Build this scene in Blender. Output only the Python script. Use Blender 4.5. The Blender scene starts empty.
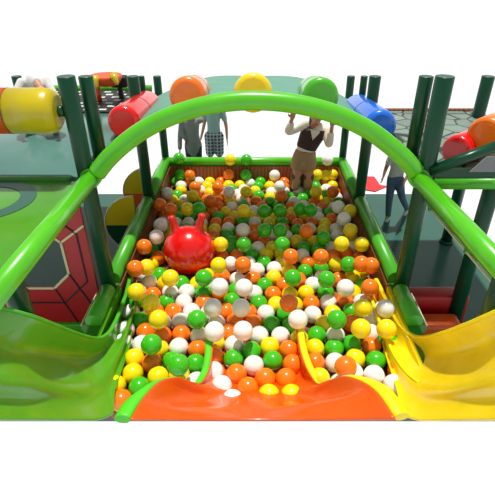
import bpy, bmesh, math, random
from mathutils import Vector, Matrix
random.seed(7)
S = bpy.context.scene
COL = S.collection
PI = math.pi
# ------------------------------------------------------------------ camera
F, CX, CY, CZ = 458.7, 254.0, 247.5, 3.0
PIT = math.radians(31.6); SP, CP = math.sin(PIT), math.cos(PIT)
cam = bpy.data.cameras.new('camera'); co = bpy.data.objects.new('camera', cam); COL.objects.link(co)
co.location = (0, 0, CZ); co.rotation_euler = (PI/2 - PIT, 0, 0)
cam.sensor_width = 36; cam.lens = F/495*36; cam.shift_x = -(CX-247.5)/495; cam.clip_end = 100
S.camera = co

def atz(px, py, z):          # point of the plane at height z
    v = (py-CY)/F; zc = (CZ-z)/(SP+v*CP)
    return Vector(((px-CX)/F*zc, zc*(CP-v*SP), z))
def aty(px, py, y):          # point of the upright plane at distance y
    v = (py-CY)/F; zc = y/(CP-v*SP)
    return Vector(((px-CX)/F*zc, y, CZ-zc*(SP+v*CP)))

# ------------------------------------------------------------------ materials
def s2l(c):
    return tuple(((x/255)/12.92 if x/255 <= .04045 else ((x/255+.055)/1.055)**2.4) for x in c)
def mat(name, rgb, rough=.35, alpha=1, var=.06, scale=6, bump=0.0, bscale=60, metal=0, spec=.5, coat=0):
    m = bpy.data.materials.new(name); m.use_nodes = True
    nt = m.node_tree; b = nt.nodes['Principled BSDF']
    c = s2l(rgb)
    n = nt.nodes.new('ShaderNodeTexNoise'); n.inputs['Scale'].default_value = scale; n.inputs['Detail'].default_value = 3
    tc = nt.nodes.new('ShaderNodeTexCoord'); nt.links.new(tc.outputs['Object'], n.inputs['Vector'])
    r = nt.nodes.new('ShaderNodeValToRGB'); nt.links.new(n.outputs['Fac'], r.inputs['Fac'])
    r.color_ramp.elements[0].position = .3; r.color_ramp.elements[1].position = .7
    r.color_ramp.elements[0].color = tuple(max(0, x*(1-var)) for x in c)+(1,)
    r.color_ramp.elements[1].color = tuple(min(1, x*(1+var)) for x in c)+(1,)
    nt.links.new(r.outputs['Color'], b.inputs['Base Color'])
    b.inputs['Roughness'].default_value = rough; b.inputs['Alpha'].default_value = alpha
    b.inputs['Metallic'].default_value = metal; b.inputs['Specular IOR Level'].default_value = spec
    b.inputs['Coat Weight'].default_value = coat; b.inputs['Coat Roughness'].default_value = .08
    if bump:
        n2 = nt.nodes.new('ShaderNodeTexNoise'); n2.inputs['Scale'].default_value = bscale
        nt.links.new(tc.outputs['Object'], n2.inputs['Vector'])
        bp = nt.nodes.new('ShaderNodeBump'); bp.inputs['Strength'].default_value = bump
        nt.links.new(n2.outputs['Fac'], bp.inputs['Height']); nt.links.new(bp.outputs['Normal'], b.inputs['Normal'])
    return m
def pmat(name, rough=.4):
    m = bpy.data.materials.new(name); m.use_nodes = True
    nt = m.node_tree; b = nt.nodes['Principled BSDF']; b.inputs['Roughness'].default_value = rough
    tc = nt.nodes.new('ShaderNodeTexCoord')
    return m, nt, b, tc
M = {}
M['post'] = mat('post_green', (7, 66, 42), .3, spec=.35)
M['lime'] = mat('lime_pipe', (84, 190, 22), .3, coat=.3)
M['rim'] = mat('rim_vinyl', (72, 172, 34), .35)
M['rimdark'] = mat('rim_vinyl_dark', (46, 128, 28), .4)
M['deckgreen'] = mat('deck_green_shaded', (74, 142, 34), .22)  # base green darkened, shade over the left deck put into its colour
M['teal'] = mat('teal_ring', (44, 92, 76), .3)
M['floor'] = mat('teal_floor', (58, 98, 86), .2, var=.1, scale=1.5)
M['tealdeck'] = mat('teal_deck', (80, 122, 112), .18, var=.1, scale=1.5)
M['orange'] = mat('orange_slide', (234, 90, 8), .25, .88, coat=.3)
M['yellow'] = mat('yellow_slide', (246, 214, 8), .3, .95, coat=.3)
M['greens'] = mat('green_slide', (84, 160, 18), .3, .95, coat=.3)
M['trimY'] = mat('yellow_trim', (250, 225, 5), .4)
M['trimG'] = mat('green_trim', (80, 205, 30), .4)
M['trimO'] = mat('orange_trim', (255, 120, 40), .4)
M['trimOl'] = mat('olive_trim', (190, 180, 30), .4)
M['red'] = mat('red_vinyl', (226, 14, 14), .22, coat=.4)
M['redd'] = mat('red_panel', (168, 12, 12), .4)
M['redmat'] = mat('red_mat', (214, 40, 46), .5)
M['orangev'] = mat('orange_vinyl', (245, 118, 14), .25, coat=.4)
M['orangep'] = mat('orange_panel', (214, 82, 14), .4)
M['yellowv'] = mat('yellow_vinyl', (245, 210, 8), .25, coat=.4)
M['olive'] = mat('olive_vinyl', (196, 176, 12), .3)
M['greenv'] = mat('green_vinyl', (70, 180, 24), .25, coat=.4)
M['bluev'] = mat('blue_vinyl', (20, 110, 225), .25, coat=.4)
M['seam'] = mat('seam', (96, 56, 60), .6)
M['sheet'] = mat('sheet_teal', (96, 150, 130), .6)
M['black'] = mat('black_cord', (18, 12, 12), .6)
M['cream'] = mat('cream_edge', (205, 200, 160), .6)
M['skin'] = mat('skin', (196, 140, 112), .5, bump=.05)
M['skind'] = mat('skin_brown', (134, 92, 70), .5)
M['hair'] = mat('brown_hair', (66, 40, 26), .6, var=.3, scale=40, bump=.4)
M['haird'] = mat('grey_hair', (60, 52, 48), .6, var=.3, scale=40, bump=.4)
M['blouse'] = mat('cream_blouse', (236, 226, 212), .8, bump=.5, bscale=25)
M['vest'] = mat('brown_vest', (58, 36, 38), .7, bump=.2)
M['skirt'] = mat('tan_skirt', (166, 138, 98), .8, bump=.4, bscale=30)
M['boot'] = mat('boot_leather', (84, 66, 54), .5, bump=.3)
M['grey'] = mat('grey_knit', (128, 132, 136), .9, bump=.4, bscale=90)
M['navy'] = mat('navy_leggings', (34, 44, 78), .8)
M['mint'] = mat('mint_shirt', (150, 184, 186), .85, bump=.2)
M['tee'] = mat('grey_tee', (176, 182, 176), .85, var=.12, scale=14, bump=.3)
M['jeans'] = mat('blue_jeans', (70, 92, 118), .85, var=.15, scale=20, bump=.2)
M['shoe'] = mat('sneaker_grey', (176, 184, 190), .6)
M['lace'] = mat('lace_lime', (170, 200, 40), .6)
M['whitecloth'] = mat('white_cloth', (214, 214, 212), .9, bump=.6, bscale=20)
M['eyew'] = mat('eye_white', (240, 240, 238), .2)
M['eyeb'] = mat('eye_dark', (40, 26, 20), .2)
M['lip'] = mat('lip', (170, 70, 70), .4)
BC = {'o': mat('ball_orange', (250, 122, 14), .22, coat=.3), 'y': mat('ball_yellow', (252, 222, 6), .22, coat=.3),
      'g': mat('ball_green', (60, 186, 22), .22, coat=.3), 'w': mat('ball_white', (246, 242, 234), .25, coat=.3)}
# wood-like pit lining
m, nt, b, tc = pmat('pit_lining', .55)
w = nt.nodes.new('ShaderNodeTexWave'); w.inputs['Scale'].default_value = 6; w.inputs['Distortion'].default_value = 2.5; w.inputs['Detail'].default_value = 3
nt.links.new(tc.outputs['Object'], w.inputs['Vector'])
r = nt.nodes.new('ShaderNodeValToRGB'); r.color_ramp.elements[0].color = s2l((120, 62, 34))+(1,); r.color_ramp.elements[1].color = s2l((158, 92, 56))+(1,)
nt.links.new(w.outputs['Fac'], r.inputs['Fac']); nt.links.new(r.outputs['Color'], b.inputs['Base Color']); M['lining'] = m
# cobbled deck
m, nt, b, tc = pmat('cobble', .45)
mp = nt.nodes.new('ShaderNodeMapping'); mp.inputs['Scale'].default_value = (5.0, 4.6, 1)
nt.links.new(tc.outputs['Object'], mp.inputs['Vector'])
v = nt.nodes.new('ShaderNodeTexVoronoi'); v.feature = 'DISTANCE_TO_EDGE'; v.inputs['Scale'].default_value = 1.0; nt.links.new(mp.outputs['Vector'], v.inputs['Vector'])
v2 = nt.nodes.new('ShaderNodeTexVoronoi'); v2.inputs['Scale'].default_value = 1.0; nt.links.new(mp.outputs['Vector'], v2.inputs['Vector'])
r = nt.nodes.new('ShaderNodeValToRGB'); r.color_ramp.elements[0].position = .02; r.color_ramp.elements[1].position = .07
r.color_ramp.elements[0].color = s2l((34, 44, 38))+(1,); r.color_ramp.elements[1].color = s2l((132, 154, 138))+(1,)
nt.links.new(v.outputs['Distance'], r.inputs['Fac'])
mx = nt.nodes.new('ShaderNodeMixRGB'); mx.blend_type = 'MULTIPLY'; mx.inputs['Fac'].default_value = .35
bwn = nt.nodes.new('ShaderNodeRGBToBW'); nt.links.new(v2.outputs['Color'], bwn.inputs['Color'])
nt.links.new(r.outputs['Color'], mx.inputs['Color1']); nt.links.new(bwn.outputs['Val'], mx.inputs['Color2'])
nt.links.new(mx.outputs['Color'], b.inputs['Base Color']); M['cobble'] = m
# black deck with white dashes
m, nt, b, tc = pmat('dash_deck', .45)
bt = nt.nodes.new('ShaderNodeTexBrick'); bt.inputs['Scale'].default_value = 1
bt.inputs['Brick Width'].default_value = .17; bt.inputs['Row Height'].default_value = .14; bt.inputs['Mortar Size'].default_value = .042; bt.inputs['Mortar Smooth'].default_value = 0
bt.offset = .35
bt.inputs['Color1'].default_value = s2l((228, 228, 224))+(1,); bt.inputs['Color2'].default_value = s2l((205, 208, 205))+(1,); bt.inputs['Mortar'].default_value = s2l((26, 26, 28))+(1,)
nt.links.new(tc.outputs['Object'], bt.inputs['Vector']); nt.links.new(bt.outputs['Color'], b.inputs['Base Color']); M['dash'] = m
# plaid
m, nt, b, tc = pmat('plaid', .85)
bt = nt.nodes.new('ShaderNodeTexBrick'); bt.inputs['Scale'].default_value = 1; bt.offset = 0
bt.inputs['Brick Width'].default_value = .055; bt.inputs['Row Height'].default_value = .055; bt.inputs['Mortar Size'].default_value = .009
bt.inputs['Color1'].default_value = s2l((52, 60, 84))+(1,); bt.inputs['Color2'].default_value = s2l((78, 88, 110))+(1,); bt.inputs['Mortar'].default_value = s2l((190, 196, 204))+(1,)
sx = nt.nodes.new('ShaderNodeSeparateXYZ'); cb = nt.nodes.new('ShaderNodeCombineXYZ')
nt.links.new(tc.outputs['Object'], sx.inputs[0]); nt.links.new(sx.outputs['X'], cb.inputs['X']); nt.links.new(sx.outputs['Z'], cb.inputs['Y'])
nt.links.new(cb.outputs[0], bt.inputs['Vector']); nt.links.new(bt.outputs['Color'], b.inputs['Base Color']); M['plaid'] = m

# ------------------------------------------------------------------ mesh building
class MB:
    def __init__(s): s.v = []; s.f = []; s.sm = []
    def add(s, vs, fs, smooth=True):
        n = len(s.v); s.v += [Vector(p) for p in vs]; s.f += [tuple(i+n for i in f) for f in fs]; s.sm += [smooth]*len(fs); return s
    def box(s, a, b, bev=0):
        bm = bmesh.new(); bmesh.ops.create_cube(bm, size=1)
        a, b = Vector(a), Vector(b)
        for v in bm.verts: v.co = Vector(((a[i]+b[i])/2+v.co[i]*(b[i]-a[i]) for i in range(3)))
        if bev: bmesh.ops.bevel(bm, geom=bm.edges[:], offset=bev, segments=3, affect='EDGES', profile=.5)
        s.add([v.co.copy() for v in bm.verts], [[v.index for v in f.verts] for f in bm.faces] if not bm.verts.index_update() else 0, bev > 0)
        bm.free(); return s
    def tube(s, pts, rad, n=16, cap=True, squash=1.0, up=None):
        pts = [Vector(p) for p in pts]
        if not hasattr(rad, '__len__'): rad = [rad]*len(pts)
        t0 = (pts[1]-pts[0]).normalized()
        ref = Vector(up) if up else (Vector((0, 0, 1)) if abs(t0.z) < .9 else Vector((0, 1, 0)))
        vs = []; rings = []
        u = (ref - t0*ref.dot(t0)).normalized()
        for i, p in enumerate(pts):
            t = ((pts[min(i+1, len(pts)-1)]-pts[max(i-1, 0)])).normalized()
            u = (u - t*u.dot(t)).normalized(); w_ = t.cross(u)
            for k in range(n):
                a = 2*PI*k/n; vs.append(p+u*math.cos(a)*rad[i]*squash+w_*math.sin(a)*rad[i])
        fs = []
        for i in range(len(pts)-1):
            for k in range(n):
                fs.append((i*n+k, i*n+(k+1) % n, (i+1)*n+(k+1) % n, (i+1)*n+k))
        s.add(vs, fs)
        if cap:
            s.add(vs[:n], [tuple(reversed(range(n)))], False); s.add(vs[-n:], [tuple(range(n))], False)
        return s
    def ball(s, c, r, seg=20, rings=12):
        c = Vector(c); r = (r, r, r) if not hasattr(r, '__len__') else r
        vs = [c+Vector((0, 0, r[2]))]
        for i in range(1, rings):
            th = PI*i/rings
            for k in range(seg):
                a = 2*PI*k/seg; vs.append(c+Vector((r[0]*math.sin(th)*math.cos(a), r[1]*math.sin(th)*math.sin(a), r[2]*math.cos(th))))
        vs.append(c-Vector((0, 0, r[2]))); fs = [(0, 1+k, 1+(k+1) % seg) for k in range(seg)]
        for i in range(rings-2):
            for k in range(seg): a = 1+i*seg+k; b_ = 1+i*seg+(k+1) % seg; fs.append((a, a+seg, b_+seg, b_))
        e = len(vs)-1; o = 1+(rings-2)*seg
        fs += [(e, o+(k+1) % seg, o+k) for k in range(seg)]
        return s.add(vs, fs)
    def lathe(s, prof, c, axis=(0, 0, 1), n=32):     # prof: (radius, along)
        q = Vector(axis).to_track_quat('Z', 'Y'); c = Vector(c); vs = []
        for r_, h in prof:
            for k in range(n): a = 2*PI*k/n; vs.append(c+q @ Vector((r_*math.cos(a), r_*math.sin(a), h)))
        fs = [(i*n+k, i*n+(k+1) % n, (i+1)*n+(k+1) % n, (i+1)*n+k) for i in range(len(prof)-1) for k in range(n)]
        s.add(vs, fs)
        s.add(vs[:n], [tuple(reversed(range(n)))], False); s.add(vs[-n:], [tuple(range(n))], False)
        return s
    def prism(s, poly, d):          # polygon of 3D points extruded by d
        poly = [Vector(p) for p in poly]; d = Vector(d); n = len(poly)
        return s.add(poly+[p+d for p in poly], [tuple(reversed(range(n))), tuple(range(n, 2*n))]+[(k, (k+1) % n, n+(k+1) % n, n+k) for k in range(n)], False)
    def grid(s, rows):
        n = len(rows[0]); vs = [p for r_ in rows for p in r_]
        return s.add(vs, [(i*n+k, i*n+k+1, (i+1)*n+k+1, (i+1)*n+k) for i in range(len(rows)-1) for k in range(n-1)])
    def mesh(s, name, off=Vector((0, 0, 0))):
        me = bpy.data.meshes.new(name); me.from_pydata([p-off for p in s.v], [], s.f)
        for p, sm in zip(me.polygons, s.sm): p.use_smooth = sm
        bm = bmesh.new(); bm.from_mesh(me); bmesh.ops.remove_doubles(bm, verts=bm.verts, dist=1e-5); bmesh.ops.recalc_face_normals(bm, faces=bm.faces); bm.to_mesh(me); bm.free()
        return me
BASE = {}
def tag(o, label=None, cat=None, group=None, kind=None):
    if label: o['label'] = label
    if cat: o['category'] = cat
    if group: o['group'] = group
    if kind: o['kind'] = kind
    return o
def root(name, loc, label, cat, group=None):
    o = bpy.data.objects.new(name, None); COL.objects.link(o); o.location = loc; o.empty_display_size = .1
    BASE[o.name] = Vector(loc); return tag(o, label, cat, group)
def finish(name, me, material, parent, off):
    me.materials.append(material)
    o = bpy.data.objects.new(name, me); COL.objects.link(o)
    if parent: o.parent = parent
    else: o.location = off
    BASE[o.name] = off; return o
def obj(name, mb, material, parent=None, fuse=0, solid=0):
    if parent: off = BASE[parent.name]
    else:
        xs = [p.x for p in mb.v]; ys = [p.y for p in mb.v]; zs = [p.z for p in mb.v]
        off = Vector(((min(xs)+max(xs))/2, (min(ys)+max(ys))/2, min(zs)))
    me = mb.mesh(name, off)
    if fuse or solid:
        t = bpy.data.objects.new('t', me); COL.objects.link(t)
        if fuse:
            md = t.modifiers.new('r', 'REMESH'); md.mode = 'VOXEL'; md.voxel_size = fuse; md.use_smooth_shade = True
            sm = t.modifiers.new('s', 'SMOOTH'); sm.iterations = 3; sm.factor = .5
        if solid:
            md = t.modifiers.new('so', 'SOLIDIFY'); md.thickness = solid; md.offset = 0
        dg = bpy.context.evaluated_depsgraph_get(); dg.update()
        me2 = bpy.data.meshes.new_from_object(t.evaluated_get(dg)); bpy.data.objects.remove(t); me2.name = name; me = me2
    return finish(name, me, material, parent, off)
def cr(P, n):            # catmull-rom resample of control points
    P = [Vector(p) for p in P]; out = []
    for i in range(n):
        t = i/(n-1)*(len(P)-1); k = min(int(t), len(P)-2); f = t-k
        a = P[max(k-1, 0)]; b_ = P[k]; c = P[k+1]; d = P[min(k+2, len(P)-1)]
        out.append(.5*((2*b_)+(c-a)*f+(2*a-5*b_+4*c-d)*f*f+(3*b_-a-3*c+d)*f**3))
    return out

# ------------------------------------------------------------------ floor
mb = MB()
mb.prism([(-2.85, 2.36, -.06), (2.85, 2.36, -.06), (2.85, 6.45, -.06), (.75, 6.45, -.06), (.75, 7.5, -.06), (-.95, 7.5, -.06), (-.95, 6.45, -.06), (-2.85, 6.45, -.06)], (0, 0, .06))
tag(obj('floor', mb, M['floor']), kind='structure')

# ------------------------------------------------------------------ the ball pit
RX, RY0, RY1, RZ = 1.27, 2.36, 6.25, .6
pit = root('ball_pit', (0, 4.3, 0), 'long ball pit with wood-brown lining and padded green rim', 'ball pit')
def wallbox(a, b): return MB().box(a, b)
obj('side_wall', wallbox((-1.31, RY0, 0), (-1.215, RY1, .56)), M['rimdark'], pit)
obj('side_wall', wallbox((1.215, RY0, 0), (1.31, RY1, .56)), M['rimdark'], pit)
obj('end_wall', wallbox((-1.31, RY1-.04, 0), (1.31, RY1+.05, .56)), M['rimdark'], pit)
obj('lining', wallbox((-1.215, 3.3, .22), (-1.195, RY1-.04, .55)), M['lining'], pit)
obj('slide_skirt', wallbox((-1.215, 2.3, .22), (-1.185, 3.3, .56)), M['greens'], pit)
obj('slide_skirt', wallbox((1.185, 2.3, .22), (1.215, 3.3, .56)), M['yellow'], pit)
obj('lining', wallbox((1.195, 3.3, .22), (1.215, RY1-.04, .55)), M['lining'], pit)
obj('lining', wallbox((-1.195, RY1-.06, .22), (1.195, RY1-.04, .55)), M['lining'], pit)
obj('floor_mat', wallbox((-1.21, 2.185, .2), (1.21, RY1-.04, .268)), M['lining'], pit)
def rimtube(a, b, mt='rim', r_=.066):
    return obj('rim_padding', MB().tube([a, b], r_, 20), M[mt], pit)
for s in (-1, 1):
    for y0, y1 in ((2.78, 3.2), (3.37, 4.96), (5.1, 6.24)):
        rimtube((s*RX, y0, RZ), (s*RX, y1, RZ))
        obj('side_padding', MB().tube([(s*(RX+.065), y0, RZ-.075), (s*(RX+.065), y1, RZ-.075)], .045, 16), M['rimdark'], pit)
        obj('edge_piping', MB().tube([(s*(RX+.105), y0, RZ-.04), (s*(RX+.105), y1, RZ-.04)], .006, 8), M['cream'], pit)
rimtube((-1.27, RY1+.01, RZ), (1.27, RY1+.01, RZ), 'lime', .062)

# ------------------------------------------------------------------ posts
def post(x, y, z0, z1, r_, label):
    t = root('steel_post', (x, y, z0), label, 'post', 'dark green posts')
    obj('pole', MB().lathe([(r_, 0), (r_, z1-z0-.004), (r_-.004, z1-z0)], (x, y, z0), n=24), M['post'], t)
    obj('base_collar', MB().lathe([(r_+.016, 0), (r_+.016, .03), (r_+.004, .04)], (x, y, z0), n=24), M['post'], t)
    return t
def topz(x, y, row=76): return aty(0, row, y).z
post(-1.285, 3.28, 0, topz(0, 3.28), .062, 'thick dark green post at the left foot of the green arch')
post(1.305, 3.28, 0, topz(0, 3.28), .066, 'thick dark green post at the right foot of the green arch')
post(-1.20, 3.42, 1.70, topz(0, 3.42), .052, 'short dark green post rising just behind the left end of the arch')
post(1.235, 3.44, 1.70, topz(0, 3.44), .052, 'short dark green post rising just behind the right end of the arch')
post(-1.30, 2.0, 1.24, 1.6, .06, 'dark green post under the near corner of the green deck')
post(1.34, 2.0, 1.24, 1.6, .06, 'dark green post behind the yellow slide at the right edge')
post(-1.27, 5.03, 0, topz(0, 5.03), .062, 'dark green post halfway along the left rim of the ball pit')
post(1.27, 5.03, 0, topz(0, 5.03), .062, 'dark green post halfway along the right rim of the ball pit')
post(-1.28, 6.33, 0, topz(0, 6.33), .052, 'dark green post at the back left corner of the ball pit')
post(1.28, 6.33, 0, topz(0, 6.33), .052, 'dark green post at the back right corner of the ball pit')
post(-1.29, 5.5, 1.62, topz(0, 5.5), .035, 'thin green post on the dashed deck beside the red roller')
post(-2.45, 4.95, 1.6, topz(0, 4.95), .05, 'green post standing on the teal deck behind the crouching child')
post(2.44, 5.0, 0, topz(0, 5.0), .066, 'dark green post behind the cobbled deck at the far right')
post(1.93, 3.42, 0, 1.5, .066, 'dark green post under the front beam of the cobbled deck')
post(1.245, 5.42, 1.45, topz(0, 5.42), .04, 'thin green post beside the blue roller')
for s, w_ in ((-1, 'left'), (1, 'right')):
    pass

# ------------------------------------------------------------------ arch and its rails
AL, AR = aty(97, 173, 3.24), aty(416, 172, 3.24)
pts = []
for px, py in ((97, 173), (108, 159), (124, 144), (145, 129), (170, 116.5), (200, 107), (228, 102), (255, 100.5), (285, 102.5), (313, 107.5), (340, 116), (367, 129), (388, 144), (404, 158), (416, 172)):
    pts.append(aty(px, py, 3.24))
tag(obj('arch_pipe', MB().tube(cr(pts, 70), .066, 20), M['lime']), 'bright lime green arched pipe spanning the front of the ball pit', 'arch')
for nm, a, bb, lab in (('l', (-1.235, 3.26, 1.63), (-1.268, 1.5, 1.63), 'lime green rail running along the edge of the round-patterned green deck'),
                   ('r', (1.245, 3.26, 1.63), (1.34, 1.6, 1.63), 'lime green rail running from the right end of the arch toward the viewer')):
    t = root('side_rail', a, lab, 'rail', 'lime green side rails')
    obj('pipe', MB().tube([a, bb], .062, 20), M['lime'], t)
    obj('joint_collar', MB().tube([Vector(a)+Vector((0, .02, 0)), Vector(a)-Vector((0, .05, 0))], .075, 20), M['lime'], t)
t = root('guard_panel', (1.32, 3.2, 1.45), 'low green and cream guard bars below the right rail', 'guard bars')
obj('lower_bar', MB().tube([(1.33, 3.2, 1.50), (1.42, 1.7, 1.50)], .04, 16), M['rimdark'], t)
obj('cream_edge', MB().tube([(1.33, 3.2, 1.43), (1.40, 1.7, 1.44)], .008, 8), M['cream'], t)
for yy in (3.1, 2.5, 1.9):
    k = (3.2-yy)/1.5; obj('bracket', MB().box((1.31+.09*k, yy-.012, 1.42), (1.345+.09*k, yy+.012, 1.6)), M['rimdark'], t)

# ------------------------------------------------------------------ roof of rollers over the pit
SL = .10
def onslope(px, py, y0, dy, sl): p = aty(px, py, y0); return p, Vector((p.x, y0+dy, p.z-sl*dy))
rl = [('red', 123, 123, 'red', 1.12, 1.0), ('orange', 187, 96, 'orangev', .62, 1.1), ('yellow', 253, 93, 'yellowv', .4, 1.14), ('green', 321, 97, 'greenv', .62, 1.1), ('blue', 381, 127, 'bluev', 1.12, 1.0)]
sheetpts = []
for nm, px, py, mt, L, k in rl:
    a, bb = onslope(px, py, 4.2, L, {'yellow': .2, 'orange': .17, 'green': .17}.get(nm, .1))
    d = (bb-a); ln = d.length; R_ = .152*k
    t = root('soft_roller', a, {'red': 'shiny red padded roller at the left end of the roof row', 'orange': 'orange padded roller between the red and yellow rollers above the arch', 'yellow': 'yellow padded roller at the crown of the arch', 'green': 'green padded roller right of the yellow one above the arch', 'blue': 'blue padded roller at the right end of the roof row'}[nm], 'roller', 'padded rollers over the ball pit')
    obj('cushion', MB().lathe([(R_*.72, 0), (R_*.9, .012), (R_*.98, .035), (R_, .06), (R_, ln-.06), (R_*.96, ln-.02), (R_*.8, ln)], a, d, 40), M[mt], t)
    obj('seam_band', MB().lathe([(R_+.0015, 0), (R_+.002, .006), (R_+.0015, .012)], a+d*.5, d, 40), M['seam'], t)
    sheetpts.append(a-Vector((0, 0, R_*.45)))
c = cr([sheetpts[0]+Vector((-.14, 0, -.2))]+sheetpts+[sheetpts[-1]+Vector((.14, 0, -.2))], 40)
rows = []
for i in range(9):
    dy = .06+1.4*i/8; rows.append([p+Vector((0, dy, -.05*dy)) for p in c])
tag(obj('roof_sheet', MB().grid(rows), M['sheet'], solid=.02), 'curved grey-teal fabric sheet carrying the padded rollers', 'canopy')
# edge piping of sheet
# ------------------------------------------------------------------ left tower
t = root('play_deck', (-1.9, 2.65, 1.5), 'glossy green deck with a teal ring on it, left of the pit', 'deck')
obj('deck_board', MB().box((-2.5, 2.02, 1.54), (-1.31, 3.24, 1.6), .008), M['deckgreen'], t)
n = 64; ring = MB()
vs = []
for rr, zz in ((.36, 1.6005), (.36, 1.604), (.25, 1.604), (.25, 1.6005)):
    vs += [(-1.9+rr*math.cos(2*PI*k/n), 2.93-.01+min(.31, rr*math.sin(2*PI*k/n)) if False else 2.9+rr*.93*math.sin(2*PI*k/n), zz) for k in range(n)]
ring.add(vs, [(i*n+k, i*n+(k+1) % n, (i+1)*n+(k+1) % n, (i+1)*n+k) for i in range(3) for k in range(n)], False)
obj('ring_inlay', ring, M['teal'], t)
obj('edge_beam', MB().tube([(-2.5, 1.97, 1.6), (-1.33, 1.97, 1.6)], .055, 20), M['rim'], t)
obj('edge_beam', MB().box((-2.5, 3.24, 1.52), (-1.40, 3.29, 1.625), .012), M['rimdark'], t)
t = root('play_deck', (-1.9, 4.2, 1.5), 'shiny teal deck behind the orange and yellow roller', 'deck')
obj('deck_board', MB().box((-2.9, 3.33, 1.54), (-1.33, 5.12, 1.6), .008), M['tealdeck'], t)
t = root('play_deck', (-1.9, 5.7, 1.5), 'black deck with white dashes at the back left', 'deck')
obj('deck_board', MB().box((-2.9, 5.13, 1.56), (-1.33, 6.15, 1.62), .006), M['dash'], t)
obj('edge_pipe', MB().tube([(-2.9, 6.2, 1.63), (-1.34, 6.2, 1.63)], .04, 16), M['lime'], t)
# roller of left tower
rp = aty(30, 111, 3.28)
t = root('soft_roller', (rp.x, 3.28, rp.z), 'big roller, orange with a yellow end, above the green deck', 'roller')
R_ = .158; xa = aty(12, 111, 3.28).x; xe = aty(59, 111, 3.28).x
obj('yellow_cushion', MB().lathe([(R_, 0), (R_, xe-xa-.09), (R_*.97, xe-xa-.05), (R_*.86, xe-xa-.02), (R_*.68, xe-xa)], (xa, 3.28, rp.z), (1, 0, 0), 40), M['olive'], t)
obj('orange_cushion', MB().lathe([(R_*.8, 0), (R_, .05), (R_, xa+2.42)], (-2.42, 3.28, rp.z), (1, 0, 0), 40), M['orangep'], t)
obj('axle', MB().tube([(xe-.02, 3.28, rp.z), (-1.34, 3.28, rp.z)], .04, 20), M['post'], t)
obj('seam', MB().lathe([(R_+.001, 0), (R_+.001, .006)], (xa-.003, 3.28, rp.z), (1, 0, 0), 40), M['seam'], t)

# spider-web climbing panel
t = root('web_panel', (-1.9, 3.3, .15), 'dark red climbing panel with web lines and an eight-sided hole', 'climbing panel')
oc = [(.12, -.315), (.28, -.16), (.28, .16), (.12, .315), (-.12, .315), (-.28, .16), (-.28, -.16), (-.12, -.315)]
def op(k, s): return Vector((-1.9+oc[k % 8][0]*s, 3.3, .86+oc[k % 8][1]*s))
outer = [Vector((-1.9+x, 3.3, z)) for x, z in ((.25, .15), (.50, .15), (.50, 1.50), (.25, 1.50), (-.25, 1.50), (-.55, 1.50), (-.55, .15), (-.25, .15))]
outer[1] = Vector((-1.40, 3.3, .15)); outer[2] = Vector((-1.40, 3.3, 1.50))
pm = MB()
for k in range(8):
    pm.prism([op(k, 1), op(k+1, 1), outer[(k+1) % 8], outer[k]], (0, .03, 0))
obj('panel', pm, M['redd'], t)
def strip(a, b_, w_, mtl, nm):
    a = Vector(a); b_ = Vector(b_); d = (b_-a).normalized(); n_ = Vector((-d.z, 0, d.x))*w_
    obj(nm, MB().prism([a-n_+Vector((0, -.008, 0)), b_-n_+Vector((0, -.008, 0)), b_+n_+Vector((0, -.008, 0)), a+n_+Vector((0, -.008, 0))], (0, .012, 0)), M[mtl], t)
for k in range(8):
    strip(op(k, 1), op(k+1, 1), .010, 'cream', 'hole_edging')
    strip(op(k, 1.52), op(k+1, 1.52), .006, 'black', 'web_line')
    if k == 2: strip(op(k, 1), outer[2]-Vector((0, 0, .32)), .009, 'cream', 'hole_edging')
    else: strip(op(k, 1), outer[k], .006, 'black', 'web_line')
tag(obj('base_beam', MB().box((-2.5, 3.26, .06), (-1.40, 3.34, .15), .015).box((-2.5, 3.28, 0), (-1.40, 3.32, .06)), M['rim']), 'green padded beam under the red web panel', 'beam')
# lower red cloth in near left
# spiky toy + black block on the dashed deck
pc = aty(105, 72, 5.6)
t = root('spiky_ornament', (pc.x, 5.6, 1.64), 'orange ornament with yellow spikes over the dashed deck', 'ornament')
zt = topz(0, 5.6, 75)
body = MB().lathe([(.02, -.12), (.10, -.115), (.15, -.09), (.18, -.04), (.185, 0)], (pc.x, 5.6, zt), (0, 0, 1), 32)
obj('body', body, M['orangep'], t)
for px, py, tx in ((95, 77, 97), (113, 75, 118)):
    a = aty(px, py, 5.44); e = aty(tx, 89 if px < 100 else 85, 5.36)
    obj('spike', MB().lathe([(.045, 0), (.036, (e-a).length*.4), (.022, (e-a).length*.8), (.004, (e-a).length)], a, e-a, 20), M['olive'], t)
obj('stem', MB().tube([(pc.x-.12, 5.6, 1.62), (pc.x-.12, 5.6, zt-.1)], .03, 12), M['orangep'], t)
p1 = aty(118, 80, 5.7)
tag(obj('bumper_block', MB().box((p1.x-.10, 5.66, 1.75), (p1.x+.11, 5.8, topz(0, 5.7, 76)), .03).box((p1.x-.02, 5.70, 1.62), (p1.x+.03, 5.76, 1.76)), M['black']), 'black padded block beside the spiky orange ornament', 'block')

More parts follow.
